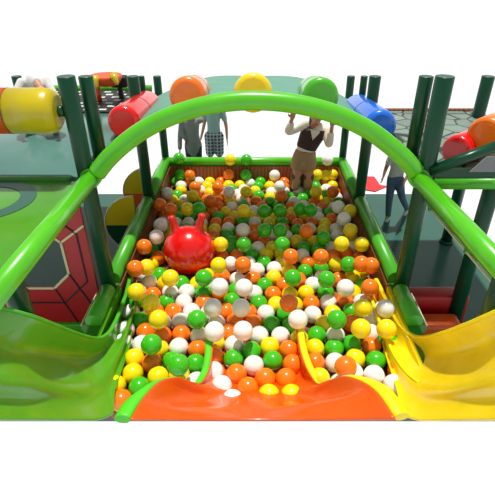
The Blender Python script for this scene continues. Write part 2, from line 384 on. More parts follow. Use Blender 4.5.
# round side panels outside the pit
def disc(cy, cz, R_, xc, mt1, mt2, lab, split=0):
    t = root('round_panel', (xc, cy, 0), lab, 'panel', 'round side panels left of the pit')
    def arc(a0, a1): return [Vector((max(-99, xc+R_*math.cos(a)), cy, cz+R_*math.sin(a))) for a in [a0+(a1-a0)*k/30 for k in range(31)]]
    for nm, a0, a1, mt in (('upper_half', PI/2, PI, mt1), ('lower_half', PI, 1.5*PI, mt2)):
        P = arc(a0, a1)+[Vector((xc, cy, cz))]
        obj(nm, MB().prism(P, (0, .05, 0)), M[mt], t)
    obj('edge_piping', MB().tube([Vector((xc+(R_+.0)*math.cos(a), cy, cz+R_*math.sin(a))) for a in [PI/2+PI*k/40 for k in range(41)]], .007, 8), M['cream'], t)
disc(4.75, .385, .37, -1.385, 'olive', 'post', 'round panel, olive yellow over dark green, nearer of two by the left rim')
disc(5.6, .40, .36, -1.385, 'olive', 'orangep', 'round panel, olive yellow over orange, farther of two by the left rim')

# ------------------------------------------------------------------ right tower
t = root('play_deck', (1.95, 4.3, 1.5), 'grey-green cobblestone patterned deck at the right', 'deck')
obj('deck_board', MB().box((1.36, 3.4, 1.54), (2.56, 5.22, 1.6), .004), M['cobble'], t)
obj('back_edge', MB().box((1.36, 5.22, 1.52), (2.56, 5.27, 1.62), .008), M['lining'], t)
t = root('front_beam', (1.95, 3.3, 1.5), 'green padded beam along the front of the cobbled deck', 'beam')
obj('padding', MB().tube([(1.40, 3.33, 1.545), (2.6, 3.33, 1.545)], .05, 20), M['rim'], t)
obj('dark_skirt', MB().box((1.40, 3.32, 1.575), (2.6, 3.35, 1.665)), M['post'], t)
bp = [aty(430, 171, 3.22), aty(505, 143, 3.22)]
tag(obj('slanted_brace', MB().tube(bp, .045, 4, squash=1.0), M['post']), 'dark green square bar slanting up to the right in front of the red roller', 'brace')
tag(obj('corner_panel', MB().prism([aty(470, 172, 3.29), aty(495, 172, 3.29), aty(495, 157, 3.29), aty(487, 157, 3.29)], (0, .01, 0)), M['grey']), 'pale grey corner panel behind the slanted bar', 'panel')
for px, py, mt, R_, lab in ((455, 153, 'red', .125, 'red padded roller lying on the cobbled deck'), (484, 137, 'orangev', .15, 'orange padded roller at the right edge on the cobbled deck')):
    a = aty(px, py, 3.55 if mt == 'red' else 3.5); a.z = max(a.z, 1.6+R_) if mt == 'red' else a.z
    d = Vector((.75, .66, 0)).normalized(); ln = .5
    t = root('soft_roller', a, lab, 'roller')
    obj('cushion', MB().lathe([(R_*.82, 0), (R_*.96, .012), (R_, .035), (R_, ln-.03), (R_*.8, ln)], a, d, 36), M[mt], t)
    obj('end_disc', MB().lathe([(R_*.72, -.004), (R_*.72, .002)], a, d, 36), M[mt], t)
# red and orange soft blocks low at right
tag(obj('soft_block', MB().box((1.46, 3.42, 0), (2.04, 3.60, .35), .03), M['redd']), 'long dark red soft block on the floor behind the yellow slide', 'soft block')
tag(obj('soft_block', MB().box((1.50, 3.16, 0), (1.90, 3.36, .22), .04), M['orangep']), 'orange soft block in front of the dark red one', 'soft block')
# red arrow-shaped mat beyond the floor
poly = [atz(*p, .0) for p in ((358, 177.5), (374, 177.5), (380, 186), (387.5, 187), (375, 192.3), (356, 189))]
poly = [p for p in poly]
tag(obj('arrow_mat', MB().prism(poly, (0, 0, .02)), M['redmat']), 'red arrow-shaped mat beyond the far edge of the floor', 'mat')

# ------------------------------------------------------------------ slides
def slide_mesh(curves, N=44, K=10):
    C = [cr([atz(*p) for p in c_], N) for c_ in curves]
    rows = []
    for i in range(N): rows.append(cr([c_[i] for c_ in C], (len(C)-1)*K+1))
    return rows
def trimline(row_pts, r_, off): return MB().tube([p+off for p in row_pts[:-1]], r_, 12, squash=.6, up=(0, 0, 1))
# orange
Lc = [(212, 340, .50), (211.5, 356, .5), (208, 372, .5), (199, 384, .53), (188, 381.5, .62), (176, 377, .72), (160, 381, .80), (147, 393, .85), (137, 407, .86), (130, 420, .87)]
Rc = [(297, 328, .50), (299.5, 346, .5), (305, 364, .5), (312, 377, .5), (319, 383.5, .53), (331, 380, .62), (345, 376, .72), (362, 381, .80), (378, 393, .84), (396, 420, .85)]
Cc = [(256, 352, .272), (256, 358, .274), (256, 364, .28), (256, 371, .29), (256, 378, .30), (257, 385, .31), (257, 393, .39), (257, 402, .48), (257, 411, .54), (257, 420, .60)]
def mid(A, B, f, dz, pull=0):
    return [tuple(a[j]*(1-f)+b_[j]*f+(dz if j == 2 else 0) for j in range(3)) for a, b_ in zip(A, B)]
Lm = [(218+0*i, 348+7*i, .31) for i in range(10)]
Lm = mid(Lc, Cc, .42, -.06); Lm[4:8] = [(217, 386, .38), (212, 391, .43), (203, 397, .46), (196, 404, .53)]; Lm[0] = (220, 350, .30); Lm[1] = (220, 358, .30); Lm[2] = (220, 368, .31); Lm[3] = (219, 378, .32)
Rm = mid(Rc, Cc, .42, -.06); Rm[4:8] = [(299, 386, .38), (304, 391, .43), (313, 397, .46), (322, 404, .53)]; Rm[0] = (292, 345, .30); Rm[1] = (293, 356, .30); Rm[2] = (295, 368, .31); Rm[3] = (297, 378, .32)
def band(row_pts, sg):
    pts_, rad_ = [], []
    for i, p in enumerate(row_pts[:-1]):
        q = i/(len(row_pts)-1)*9
        r_ = .027 if q < 2.6 else .027-.019*min(1, (q-2.6)/.7) if q < 5.6 else .008+.042*min(1, (q-5.6)/2.2)
        pts_.append(p+Vector((sg*r_, 0, -.2*r_))); rad_.append(r_)
    return MB().tube(pts_, rad_, 12, squash=.6, up=(0, 0, 1))
t = root('slide', (0, 2.2, .27), 'wide shiny orange slide ending in the middle of the ball pit', 'slide')
rows = slide_mesh([Lc, Lm, Cc, Rm, Rc])
obj('chute', MB().grid(rows), M['orange'], t, solid=.012)
obj('green_edge', band([r_[0] for r_ in rows], -1), M['trimG'], t)
obj('yellow_edge', band([r_[-1] for r_ in rows], 1), M['trimY'], t)
# yellow
E1 = [(376, 279, .5), (384, 295, .5), (394, 315, .5), (402, 327, .52), (412, 335, .58), (423, 337, .65), (442, 333, .95), (467, 324, 1.25), (495, 312, 1.5), (515, 304, 1.6)]
Mm = [(374, 290, .34), (382, 310, .33), (392, 331, .33), (401, 344, .36), (413, 353, .42), (428, 357, .5), (450, 356, .74), (478, 350, 1.05), (500, 344, 1.25), (520, 338, 1.4)]
E2 = [(371, 297, .46), (378, 318, .46), (387, 340, .46), (396, 358, .47), (406, 372, .5), (418, 382, .58), (432, 386, .72), (460, 385, 1.0), (490, 380, 1.26), (515, 376, 1.42)]
E3 = [(385, 352, .40), (389, 365, .40), (393, 378, .41), (397, 391, .45), (399, 402, .50), (402, 413, .56), (418, 420, .66), (453, 420, .92), (488, 420, 1.15), (517, 420, 1.35)]
M2 = mid(E2, E3, .5, -.05)
t = root('slide', (1.3, 2.6, .27), 'yellow slide curving down into the right side of the pit', 'slide')
Mm = [m_ if i < 3 else (m_[0], m_[1], (a[2]+c_[2])/2-.04) for i, (m_, a, c_) in enumerate(zip(Mm, E1, E2))]
rows = slide_mesh([E1, Mm, E2, M2, E3])
obj('chute', MB().grid(rows), M['yellow'], t, solid=.012)
obj('outer_edge', trimline([r_[0] for r_ in rows], .020, Vector((0, 0, .0))), M['trimY'], t)
obj('middle_edge', trimline([r_[20] for r_ in rows][:26], .014, Vector((0, 0, .006))), M['trimY'], t)
# green
G1 = [(131, 272, .5), (127, 290, .5), (121, 308, .5), (115, 322, .52), (108, 333, .58), (97, 338, .68), (79, 334, .88), (58, 326, 1.15), (28, 315, 1.46), (-20, 303, 1.6)]
G2 = [(138, 290, .46), (132, 313, .46), (125, 335, .46), (116, 357, .47), (105, 373, .5), (92, 383, .58), (76, 386, .74), (50, 384, 1.0), (20, 381, 1.26), (-18, 378, 1.45)]
G3 = [(130, 345, .40), (125, 360, .40), (120, 376, .41), (115, 390, .45), (114, 402, .50), (113, 413, .56), (96, 420, .66), (60, 420, .9), (20, 420, 1.15), (-18, 420, 1.35)]
GM = [(133, 283, .34), (128, 305, .33), (121, 325, .33), (113, 342, .36), (102, 353, .42), (87, 359, .5), (66, 358, .70), (40, 353, .98), (10, 348, 1.24), (-20, 342, 1.4)]
GN = mid(G2, G3, .5, -.05)
t = root('slide', (-1.3, 2.6, .27), 'green slide curving down into the left side of the pit', 'slide')
GM = [m_ if i < 3 else (m_[0], m_[1], (a[2]+c_[2])/2-.04) for i, (m_, a, c_) in enumerate(zip(GM, G1, G2))]
rows = slide_mesh([G1, GM, G2, GN, G3])
obj('chute', MB().grid(rows), M['greens'], t, solid=.012)
obj('outer_edge', trimline([r_[0] for r_ in rows], .018, Vector((0, 0, .0))), M['rim'], t)

# ------------------------------------------------------------------ balls
R = .08
packed = '''179.7,185.7w 180,190y 176.7,196g 174,202y 184,201w 209,186y 203,191w 201.6,193g 218,202o 211.5,193.5y 218,198.6y 204,206y
230.7,185.4y 240.3,185.5y 247,185w 257.7,186g 268,185.5y 259,194.6g 270.8,194w 269.5,198.6y 257,202.5o 271.5,202.5g 240,198.6w 230,199o 219.6,199y 228.8,203y 218,206.5o 228.8,207w 228.8,212y 236,195w
291.4,194w 319.6,184.4o 325.6,184.4y 323.9,189w 324.2,192.7g 303,198.6g 315,203o 325,202.5y 323,198y 327.5,207o 290.8,198g 292,202.5w 290.8,206.5o 290.8,189.4o 330,212g 317.7,212.4w
328,213.6g 333,218o 335.5,223.4w 336,228w 331.6,205.7o 156,255.6o 155,261.5y 165,269y 153,250g 216.6,211.6o 229,209y 218,218g 218,222.7o 229.8,217.5y 229.8,222o 218,229.3y 229,229.3w 229,235.9g 231,241.8g 231,248g 217,234o 226.5,255.6o 197.6,209g
243,221.4g 263.5,243o 262,250.3w 262,256y 262.6,264g 276,263.4y 275,255.6y 273.3,249y 240,255o 249.7,255.6g 261,269.3w 275.3,269.3w 274,222.7y 283.8,223.4g 251.7,230o 289.7,236w 287.8,229.3o 251.7,218y 232.6,222.7o 251.7,235o 253.6,224w 231,263w 252,263w 293,219.4o
320.9,218.8w 322.8,223.4y 324,228.6y 332.7,218.8o 335.3,224w 336.6,229.3w 338.6,234.5w 301,241.8y 298.5,235.9y 313.6,242.4y 303.8,247.7g 304.4,255.6w 305.8,262.8o 317,248.3g 328.7,248.3w 332.7,255.6o 346.5,254.2o 336,264.8y 353,247.7w 329.4,264w 314.3,223.4o 315.6,229.3w 297.2,229.3g 292,225.4o 317.6,213.5w 328,213g
353,254.4o 355,279y 362,279y 163,270y 146.5,279.4w 159,280g 160.3,286y 148.5,286w 158.3,292o 172.8,293w 169.5,302.4g 171.5,311.6o 142,311.6w 150.5,314o 146.5,323.4g 138,322.8y 170.8,322.8w 145,329.5o 179.3,322.8w 178,287g
190.8,279.4o 192,286y 188.8,293.2w 186.2,303w 186.2,312.3w 184.8,322.8w 203.2,294g 202,302.4o 202,307.7y 226.2,312.3o 225,303g 232.8,301.8g 234.8,279.4w 234,292g 223,322w 234.8,322o 175.7,313o 222,278.8o 217,296.5o
260.6,271.6w 275,271w 260,279.4o 276,280y 263.9,286.7g 278.3,287.3o 261,293.2w 277,292.6o 260.9,302.4g 276.4,302.4y 264.2,312.3w 279,312.3g 265.2,323.4g 282,323.4g 287.5,272y 291.5,293.2y 253.4,314.2o 246.8,321.5o
307.5,280.8o 310,286.7w 308.5,293.2y 310.5,301.8o 324.5,293.9g 327,302.4w 315.4,312.3w 343.6,303o 330.5,311y 350,312.3g 317.3,323.4y 351.5,321.5o 356,293.2y 358,300.5w 316.7,280w 335.7,279.4o 299.6,301.8y 359,273y 305,271g 320,271.6g 336,267y 358,284.7g
372,322.5w 372,333w 144.5,334.8o 132.7,334.8w 139.3,347.3w 128,348w 136,361.8y 154.4,362.4o 132,375.6y 151,375.6y 162.3,336.2o 163.6,346.7y 177.4,347.3w 178,334.8o 123.5,361.8o 119.6,375.6o 132,386.7g 173.4,362.4g 166.9,376.2y 117,386.7y
196.7,336.8w 194.7,348.6o 194,360.5g 193.4,373w 220.3,348y 219.6,361o 218.3,375w 219.6,386w 232,347.3w 231.5,360.5g 232.8,375.6o 231.5,335.5o 197,327g
262.6,336w 281,336.6w 262.6,349y 281.9,349o 262.3,361.5g 283,362.2o 262.8,376.6o 284.2,376.6o 267.6,391y 289.5,390.4y 245.5,349.7g 244.8,361.5w 244,375.3y 244.8,390.4o 227,391.7o 293,341y
316.7,335.5g 320,348y 322,361o 324,375y 334.4,336w 337.4,349.3g 339.6,361w 355.4,349.3g 361,360.5y 374.3,349.3o 379,362.4g 364.4,373.6w 384,375w 395.3,375o 389.4,360.5y 384.8,348.6g 394.6,386w'''
loose = '''164,193.3w 178.9,158.3g 180.3,174.7g 190,178o 195.3,187.2o 192.8,196y 210.5,201o 159.6,205o 187.4,209y 217.9,187.4o 170.8,209.8o 199,209g
230.4,159.8y 246.5,159.8g 228.8,174.7o 245.9,175g 229,192w 246.1,191.8y 274.5,178.2w 279.9,186.6w 244,211y 264,211g 280,210.8g
281.3,196o 327.5,160w 317.7,175y 325.6,175.6y 334.4,175y 316,191.8y 332.8,192o 300,209g 310.5,210g 338.5,207.2w 353.2,211.2y 344,219w 350.4,230.6y
142,246.8o 132,268.5o 156.6,237w 146.8,267.4y 160.6,225.4w 220.6,244.4y 218.6,265.4y 243,230.2w 264.4,230.6g 280,230.6g 243.8,244.4g 282.3,244.4g 290.7,256.5o 242.9,264.7o
306.4,231o 323.5,237.8g 341.6,244y 320.9,256.9o 348.4,264.5g 365,244.5y 375,265.6o 361.4,264o 136.4,292y 150.7,302.7y 158.6,319.5y 170.4,278y
203.6,277.9g 219.6,286.7w 212.8,307.7w 197,319.5g 241,308w 244,287.6w 214.4,331.6w 243,331w 292.8,277.9g 288.8,303o 298,319.5w 326.5,279.4g 345.6,288w 336.8,319.5g 363,308y
370,287.7o 393,308.7w 361,328.6y 386.5,329y 151.5,344.4g 178.5,365g 345.6,367o 275,345.5w'''
loose = loose.replace(' 275,345.5w', '')
def parse(s): return [(float(q[:-1].split(',')[0]), float(q.split(',')[1][:-1]), q[-1]) for q in s.split()]
ZB, ZL = .349, .60
HC = Vector((atz(189.5, 250, .52).x, atz(189.5, 250, .52).y, .52)); HR = .262
XM, Y0, Y1 = 1.105, 2.22, 6.09
B = []
for x, y, c_ in parse(packed):
    p = atz(x, y, ZB); B.append([min(max(p.x, -XM), XM), min(max(p.y, Y0), Y1), c_, 3])
# thin exact overlaps among observed
keep = []
for b_ in B:
    if all((b_[0]-k[0])**2+(b_[1]-k[1])**2 > .085**2 for k in keep): keep.append(b_)
B = keep
yy = Y0; 
while yy < Y1+.01:
    for i in range(15):
        x = -XM+i*(2*XM/14)
        if all((x-k[0])**2+(yy-k[1])**2 > .125**2 for k in B): B.append([x+random.uniform(-.01, .01), yy, random.choice('owgy'), 1])
    yy += .155
legs = [(atz(295, 187, .36).x, 5.82), (atz(306, 188, .36).x, 5.82)]
for it in range(220):
    for i in range(len(B)):
        for j in range(i+1, len(B)):
            dx = B[j][0]-B[i][0]; dy = B[j][1]-B[i][1]
            if abs(dx) > .158 or abs(dy) > .158: continue
            d = math.hypot(dx, dy) or 1e-4
            if d < .158:
                q = (.158-d)*.45/d; wi, wj = 1/B[i][3], 1/B[j][3]; a = wi/(wi+wj)
                B[i][0] -= dx*q*2*a; B[i][1] -= dy*q*2*a; B[j][0] += dx*q*2*(1-a); B[j][1] += dy*q*2*(1-a)
    for b_ in B:
        for lx, ly in legs:
            dx, dy = b_[0]-lx, b_[1]-ly
            if abs(dx) < .14 and -.14 < dy < .4:
                b_[0] += (.01 if dx > 0 else -.01)
        b_[0] = min(max(b_[0], -XM), XM); b_[1] = min(max(b_[1], Y0), Y1)
    # drop worst overlaps late
    if it in (60, 110, 150, 185, 205):
        bad = set()
        for i in range(len(B)):
            for j in range(i+1, len(B)):
                if i in bad or j in bad: continue
                if math.hypot(B[i][0]-B[j][0], B[i][1]-B[j][1]) < (.10 if it < 100 else .125 if it < 180 else .14): bad.add(i if B[i][3] < B[j][3] else j)
        B = [b_ for k, b_ in enumerate(B) if k not in bad]
balls = [[b_[0], b_[1], ZB, b_[2], 'p'] for b_ in B]
LB = []
for x, y, c_ in parse(loose):
    if y < 166: p = aty(x, y, 6.10)
    elif y < 182: p = aty(x, y, 6.08); p.z = max(p.z, .46)
    else: p = atz(x, y, ZL)
    p.x = min(max(p.x, -XM-.01), XM+.01); LB.append([p.x, p.y, p.z, c_, 'l'])
# settle each loose ball in the packed layer
for l in LB:
    if l[1] < 6.0:
        z = 0
        for b_ in B:
            d = math.hypot(b_[0]-l[0], b_[1]-l[1])
            if d < .159: z = max(z, ZB+math.sqrt(.159**2-d*d))
        # keep its place in the view: slide along the line of sight as it settles
        if z:
            f = (CZ-z)/(CZ-l[2]); l[0] *= f; l[1] *= f; l[2] = z
        if l[1] < 5.2: f = (CZ-z-.07)/(CZ-z); l[0] *= f; l[1] *= f; l[2] = z+.07
allb = LB+balls
# the red toy needs room
allb = [q for q in allb if (Vector(q[:3])-HC).length > HR+R-.03]
for q in allb: q[0] = min(max(q[0], -XM-.01), XM+.01)
allb.sort(key=lambda q: (q[4] == 'p', q[1]))
CN = {'o': 'orange', 'y': 'yellow', 'g': 'green', 'w': 'white'}
def colz(x):
    for lim, nm in ((-.85, 'along the left rim'), (-.42, 'left of the middle'), (-.0, 'just left of centre'), (.42, 'just right of centre'), (.85, 'right of the middle')):
        if x < lim: return nm
    return 'along the right rim'
def rowz(y):
    for lim, nm in ((2.7, 'in the front rows'), (3.2, 'behind the front rows'), (3.7, 'before the pit\'s middle'), (4.2, 'at the pit\'s middle'), (4.7, 'entering the shade'), (5.2, 'deep in the shade'), (5.7, 'behind the shade')):
        if y < lim: return nm
    return 'near the back wall'
def side(q, sx):
    best = None
    for o in allb:
        if o is q or abs(o[1]-q[1]) > .09 or abs(o[2]-q[2]) > .1: continue
        d = (o[0]-q[0])*sx
        if .08 < d < .24 and (best is None or d < best[0]): best = (d, o[3])
    return CN[best[1]] if best else None
labs = {}
for q in allb:
    head = '%s ball%s %s, %s' % (CN[q[3]], ' on top' if q[4] == 'l' else '', rowz(q[1]), colz(q[0]))
    q.append(head); labs.setdefault(head, []).append(q)
for h, L_ in labs.items():
    if len(L_) > 1:
        for q in L_:
            r_, l_ = side(q, 1), side(q, -1)
            q[5] = h + (', %s left, %s right' % (l_ or 'gap', r_ or 'gap'))
meshes = {}
for c_ in 'oygw':
    me = MB().ball((0, 0, 0), R, 32, 18).mesh('play_ball'); me.materials.append(BC[c_]); meshes[c_] = me
for q in allb[:300]:
    o = bpy.data.objects.new('play_ball', meshes[q[3]]); COL.objects.link(o); o.location = q[:3]
    tag(o, q[5], 'ball', 'play balls in the pit')
rest = allb[300:]
if rest:
    mb = MB()
    idx = []
    for q in rest:
        n0 = len(mb.f); mb.ball(q[:3], R, 24, 14); idx += ['oygw'.index(q[3])]*(len(mb.f)-n0)
    me = bpy.data.meshes.new('distant_play_balls'); me.from_pydata(mb.v, [], mb.f)
    for c_ in 'oygw': me.materials.append(BC[c_])
    for p, k in zip(me.polygons, idx): p.use_smooth = True; p.material_index = k
    o = bpy.data.objects.new('play_balls', me); COL.objects.link(o)
    tag(o, 'small mixed-colour balls packed at the back of the pit', 'balls', None, 'stuff')
print('BALLS', len(allb), 'labels', len(set(q[5] for q in allb)))

# ------------------------------------------------------------------ red hopper
t = root('bouncy_hopper', (HC.x, HC.y, HC.z-HR), 'big glossy red bouncy hopper with two horn handles among the balls', 'hopper ball')
bd = MB().ball(HC, (HR, HR, HR*.98), 48, 30)
obj('body', bd, M['red'], t)
for nm, bx, tx, ty, tz in (('horn', .10, .155, .02, .22), ('horn', -.12, -.16, .02, .20)):
    a = HC+Vector((bx, .02, HR*.78)); e = HC+Vector((tx, ty, HR+tz-.08)); 
    P = cr([a, a+(e-a)*.5+Vector((.0, 0, .01)), e], 12)
    obj('horn', MB().tube(P, [.075, .06, .05, .044, .04, .038, .037, .036, .036, .036, .034, .022], 20), M['red'], t)

# ------------------------------------------------------------------ people
def ortho(f):
    f = Vector(f).normalized(); u = Vector((0, 0, 1)); r_ = f.cross(u).normalized(); return f, r_, r_.cross(f).normalized()
def ell(mb, c, f, r_, u, sx, sf, su, seg=20, rings=14):      # oriented ellipsoid
    m_ = MB().ball((0, 0, 0), 1, seg, rings)
    mb.add([Vector(c)+r_*(p.x*sx)+f*(p.y*sf)+u*(p.z*su) for p in m_.v], m_.f)
def limb(mb, pts, rad, n=14):
    c_ = cr(pts, len(pts)*5); rr = cr([Vector((r_, 0, 0)) for r_ in rad], len(pts)*5); mb.tube(c_, [max(.004, q.x) for q in rr], n)
    mb.ball(pts[0], rad[0], 12, 8); mb.ball(pts[-1], rad[-1], 12, 8)
def hand(mb, w_, d, n_, k, curl=.5, thumb=1):
    d = Vector(d).normalized(); n_ = Vector(n_); n_ = (n_-d*n_.dot(d)).normalized(); s = d.cross(n_)
    pc_ = Vector(w_)+d*.045*k
    ell(mb, pc_, d, s, n_, .038*k, .05*k, .016*k, 14, 10)
    for i, ln in enumerate((.062, .072, .068, .052)):
        b0 = pc_+d*.036*k+s*(-.026+.0175*i)*k
        p1 = b0+d*ln*.45*k; p2 = p1+(d*math.cos(curl)-n_*math.sin(curl))*ln*.32*k; p3 = p2+(d*math.cos(2*curl)-n_*math.sin(2*curl))*ln*.25*k
        mb.tube([b0-d*.02*k, p1, p2, p3], [.0095*k, .009*k, .0085*k, .007*k], 8)
    b0 = pc_-d*.02*k-s*.03*k*thumb
    mb.tube([b0, b0+(d*.6-s*.8*thumb)*.03*k, b0+(d*.9-s*.6*thumb)*.055*k-n_*.01], [.011*k, .0105*k, .008*k], 8)
def person(label, J, f, k, outfit, skin='skin', hair='hair', hairlong=False, group=None, base=None):
    f, r_, u = ortho(f); base = Vector(base)
    t = root('person', base, label, 'person', group)
    V = {a: Vector(b_) for a, b_ in J.items()}
    b = MB(); hd = V['head']; hu = (hd-V['neck']).normalized()
    hr = f.cross(hu).normalized(); hf = hu.cross(hr).normalized()
    ell(b, hd+hu*.02*k-hf*.008*k, hf, hr, hu, .074*k, .092*k, .098*k); ell(b, hd-hu*.045*k+hf*.022*k, hf, hr, hu, .055*k, .062*k, .066*k)
    b.tube([hd+hu*.012*k+hf*.075*k, hd-hu*.008*k+hf*.098*k, hd-hu*.022*k+hf*.094*k], [.009*k, .013*k, .015*k], 10)
    for s in (-1, 1): ell(b, hd+hr*.074*k*s-hf*.005*k, hf, hr, hu, .01*k, .02*k, .03*k, 10, 8)
    limb(b, [hd-hu*.05*k-hf*.01*k, V['neck']], [.046*k, .05*k])
    sh = (V['shL']+V['shR'])/2
    T = cr([V['neck'], sh-Vector((0, 0, .03*k)), (sh*.55+V['waist']*.45), V['waist'], V['hip']], 16)
    W_ = cr([Vector((q, 0, 0)) for q in (.05*k, .135*k, .13*k, .11*k, .125*k)], 16)
    ax = (V['shR']-V['shL']).normalized()
    def torso(mb, ext, i0=0, i1=16, flare=0):
        m_ = MB(); m_.tube(T[i0:i1], [W_[i].x+ext+flare*max(0, i-9) for i in range(i0, i1)], 20, squash=.66, up=ax.cross(Vector((0, 0, 1))))
        mb.add(m_.v, m_.f)
    torso(b, 0)
    ell(b, V['hip']-Vector((0, 0, .03*k)), f, r_, u, .13*k, .095*k, .09*k)
    for s in 'LR':
        limb(b, [V['sh'+s], V['el'+s], V['ha'+s]], [.048*k, .036*k, .024*k])
        d = V['ha'+s]-V['el'+s]; hand(b, V['ha'+s], d, J.get('pn'+s, f), k, .5, 1 if s == 'L' else -1)
        limb(b, [V['hi'+s], V['kn'+s], V['an'+s]], [.078*k, .052*k, .034*k])
        limb(b, [V['an'+s]-f*.02*k, V['to'+s]], [.036*k, .026*k])
    obj('body', b, M[skin], t, fuse=.010)
    e = MB(); p_ = MB()
    for s in (-1, 1):
        q = hd+hu*.012*k+hf*.076*k+hr*.030*k*s
        obj('eye', MB().ball(q, .012*k, 10, 8), M['eyew'], t); obj('pupil', MB().ball(q+hf*.008*k, .006*k, 8, 6), M['eyeb'], t)
    mo = MB(); ell(mo, hd-hu*.048*k+hf*.082*k, hf, hr, hu, .024*k, .008*k, .007*k, 12, 8); obj('lips', mo, M['lip'], t)
    h = MB(); ell(h, hd+hu*.045*k-hf*.022*k, hf, hr, hu, .084*k, .092*k, .088*k); ell(h, hd-hu*.01*k-hf*.05*k, hf, hr, hu, .08*k, .06*k, .09*k)
    if hairlong: limb(h, [hd-hf*.06*k, hd-hf*.085*k-hu*.12*k, hd-hf*.10*k-hu*.24*k], [.075*k, .07*k, .04*k])
    obj('hair', h, M[hair], t, fuse=.012)
    for nm, mt, args in outfit:
        c_ = MB()
        if nm in ('shirt', 'blouse', 'cardigan', 'jumper'):
            torso(c_, .014*k, 1, 16 if nm != 'blouse' else 13, .004*k if nm == 'cardigan' else 0)
            sl = args.get('sleeve', .5)
            for s in 'LR':
                a, e_, h_ = V['sh'+s], V['el'+s], V['ha'+s]
                if sl <= 1: limb(c_, [a, a+(e_-a)*sl*.5, a+(e_-a)*sl], [.062*k, .058*k, .056*k])
                else: limb(c_, [a, e_, e_+(h_-e_)*(sl-1)], [.062*k, .05*k, .045*k])
            if 'drop' in args:       # long hem
                hp = V['hip']; dz = args['drop']; 
                m_ = MB(); m_.tube([hp+Vector((0, 0, .08)), hp, hp-Vector((.0, 0, dz*.5)), hp-Vector((args.get('dx', 0), 0, dz))], [.14*k, .175*k, .165*k, args.get('pt', .12)*k], 20, squash=.72, up=ax.cross(Vector((0, 0, 1)))); c_.add(m_.v, m_.f)
        elif nm == 'collar':
            m1 = (V['shL']+V['neck'])/2; m2 = (V['shR']+V['neck'])/2; lo = V['waist']*.42+sh*.58
            fd = f*.112*k
            c_.prism([m1+fd*.9, V['neck']+fd*.7, m2+fd*.9, lo+fd*1.12], f*.012)
        elif nm == 'vest': torso(c_, .026*k, 3, 12)
        elif nm == 'skirt':
            hp, w_ = V['hip'], V['waist']; kn = (V['knL']+V['knR'])/2; lo = hp+(kn-hp)*args.get('len', .5)
            m_ = MB(); m_.tube([w_+(hp-w_)*.1, hp, hp+(lo-hp)*.5, lo], [.135*k, .165*k, .175*k, .165*k], 24, squash=.75, up=ax.cross(Vector((0, 0, 1)))); c_.add(m_.v, m_.f)
        elif nm in ('shorts', 'jeans', 'leggings'):
            fr = args.get('len', 1); ex = args.get('ex', .012)*k
            ell(c_, V['hip']-Vector((0, 0, .02*k)), f, r_, u, .142*k, .112*k, .10*k)
            for s in 'LR':
                a, e_, h_ = V['hi'+s], V['kn'+s], V['an'+s]
                if fr <= 1: limb(c_, [a, a+(e_-a)*fr*.5, a+(e_-a)*fr], [.082*k+ex, .072*k+ex, .066*k+ex])
                else: limb(c_, [a, e_, e_+(h_-e_)*(fr-1)], [.08*k+ex, .055*k+ex, .042*k+ex])
        elif nm in ('boots',):
            for s in 'LR':
                c_ = MB(); e_, h_ = V['kn'+s], V['an'+s]
                limb(c_, [e_+(V['hi'+s]-e_)*args.get('top', .12), e_+(h_-e_)*.3, h_], [.088*k, .074*k, .052*k]); limb(c_, [h_-f*.02*k, V['to'+s]], [.048*k, .038*k])
                obj('boot', c_, M[mt], t, fuse=.010)
            continue
        elif nm == 'shoes':
            for s in 'LR':
                c_ = MB(); h_ = V['an'+s]; to = V['to'+s]
                limb(c_, [h_+Vector((0, 0, .0))-f*.015*k, h_*.5+to*.5-Vector((0, 0, .01)), to], [.046*k, .044*k, .034*k])
                so = obj('shoe', c_, M[mt], t, fuse=.009)
                la = MB()
                d = to-h_
                for q in (.35, .5, .65): la.tube([h_+d*q+r_*.03*k+Vector((0, 0, .022*k)), h_+d*q+Vector((0, 0, .042*k)), h_+d*q-r_*.03*k+Vector((0, 0, .022*k))], .005, 6)
                obj('laces', la, M['lace'], so)
            continue
        obj(nm, c_, M[mt], t, fuse=.011)
    return t
# the kneeling woman
YW = 5.80
def w(px, py, dy=0): return aty(px, py, YW+dy)
J = dict(head=w(317, 117, -.06), neck=w(314, 126), shL=w(304.5, 124), shR=w(326, 130), elL=w(289, 131.5, -.05), elR=w(329, 144, -.12), haL=w(292, 119, -.12), haR=w(332, 126.5, -.2),
         waist=w(306, 149), hip=w(304, 159), hiL=w(299, 162), hiR=w(309, 162), knL=w(295.5, 186, -.06), knR=w(307, 187, -.06))
for s in 'LR':
    k_ = J['kn'+s]; k_.z = .44; J['an'+s] = Vector((k_.x, k_.y+.33, .33)); J['to'+s] = Vector((k_.x, k_.y+.42, .33))
    
J['pnL'] = Vector((0, -1, 0)); J['pnR'] = Vector((0, -1, 0))
person('woman kneeling in the ball pit, arms raised, dark vest over cream blouse, tan skirt', J, (0, -1, -.15), 1.0,
       [('blouse', 'blouse', dict(sleeve=1.6)), ('vest', 'vest', {}), ('skirt', 'skirt', dict(len=.36)), ('boots', 'boot', dict(top=.42)), ('collar', 'blouse', {})], hairlong=True, base=(J['hip'].x, YW, .27))
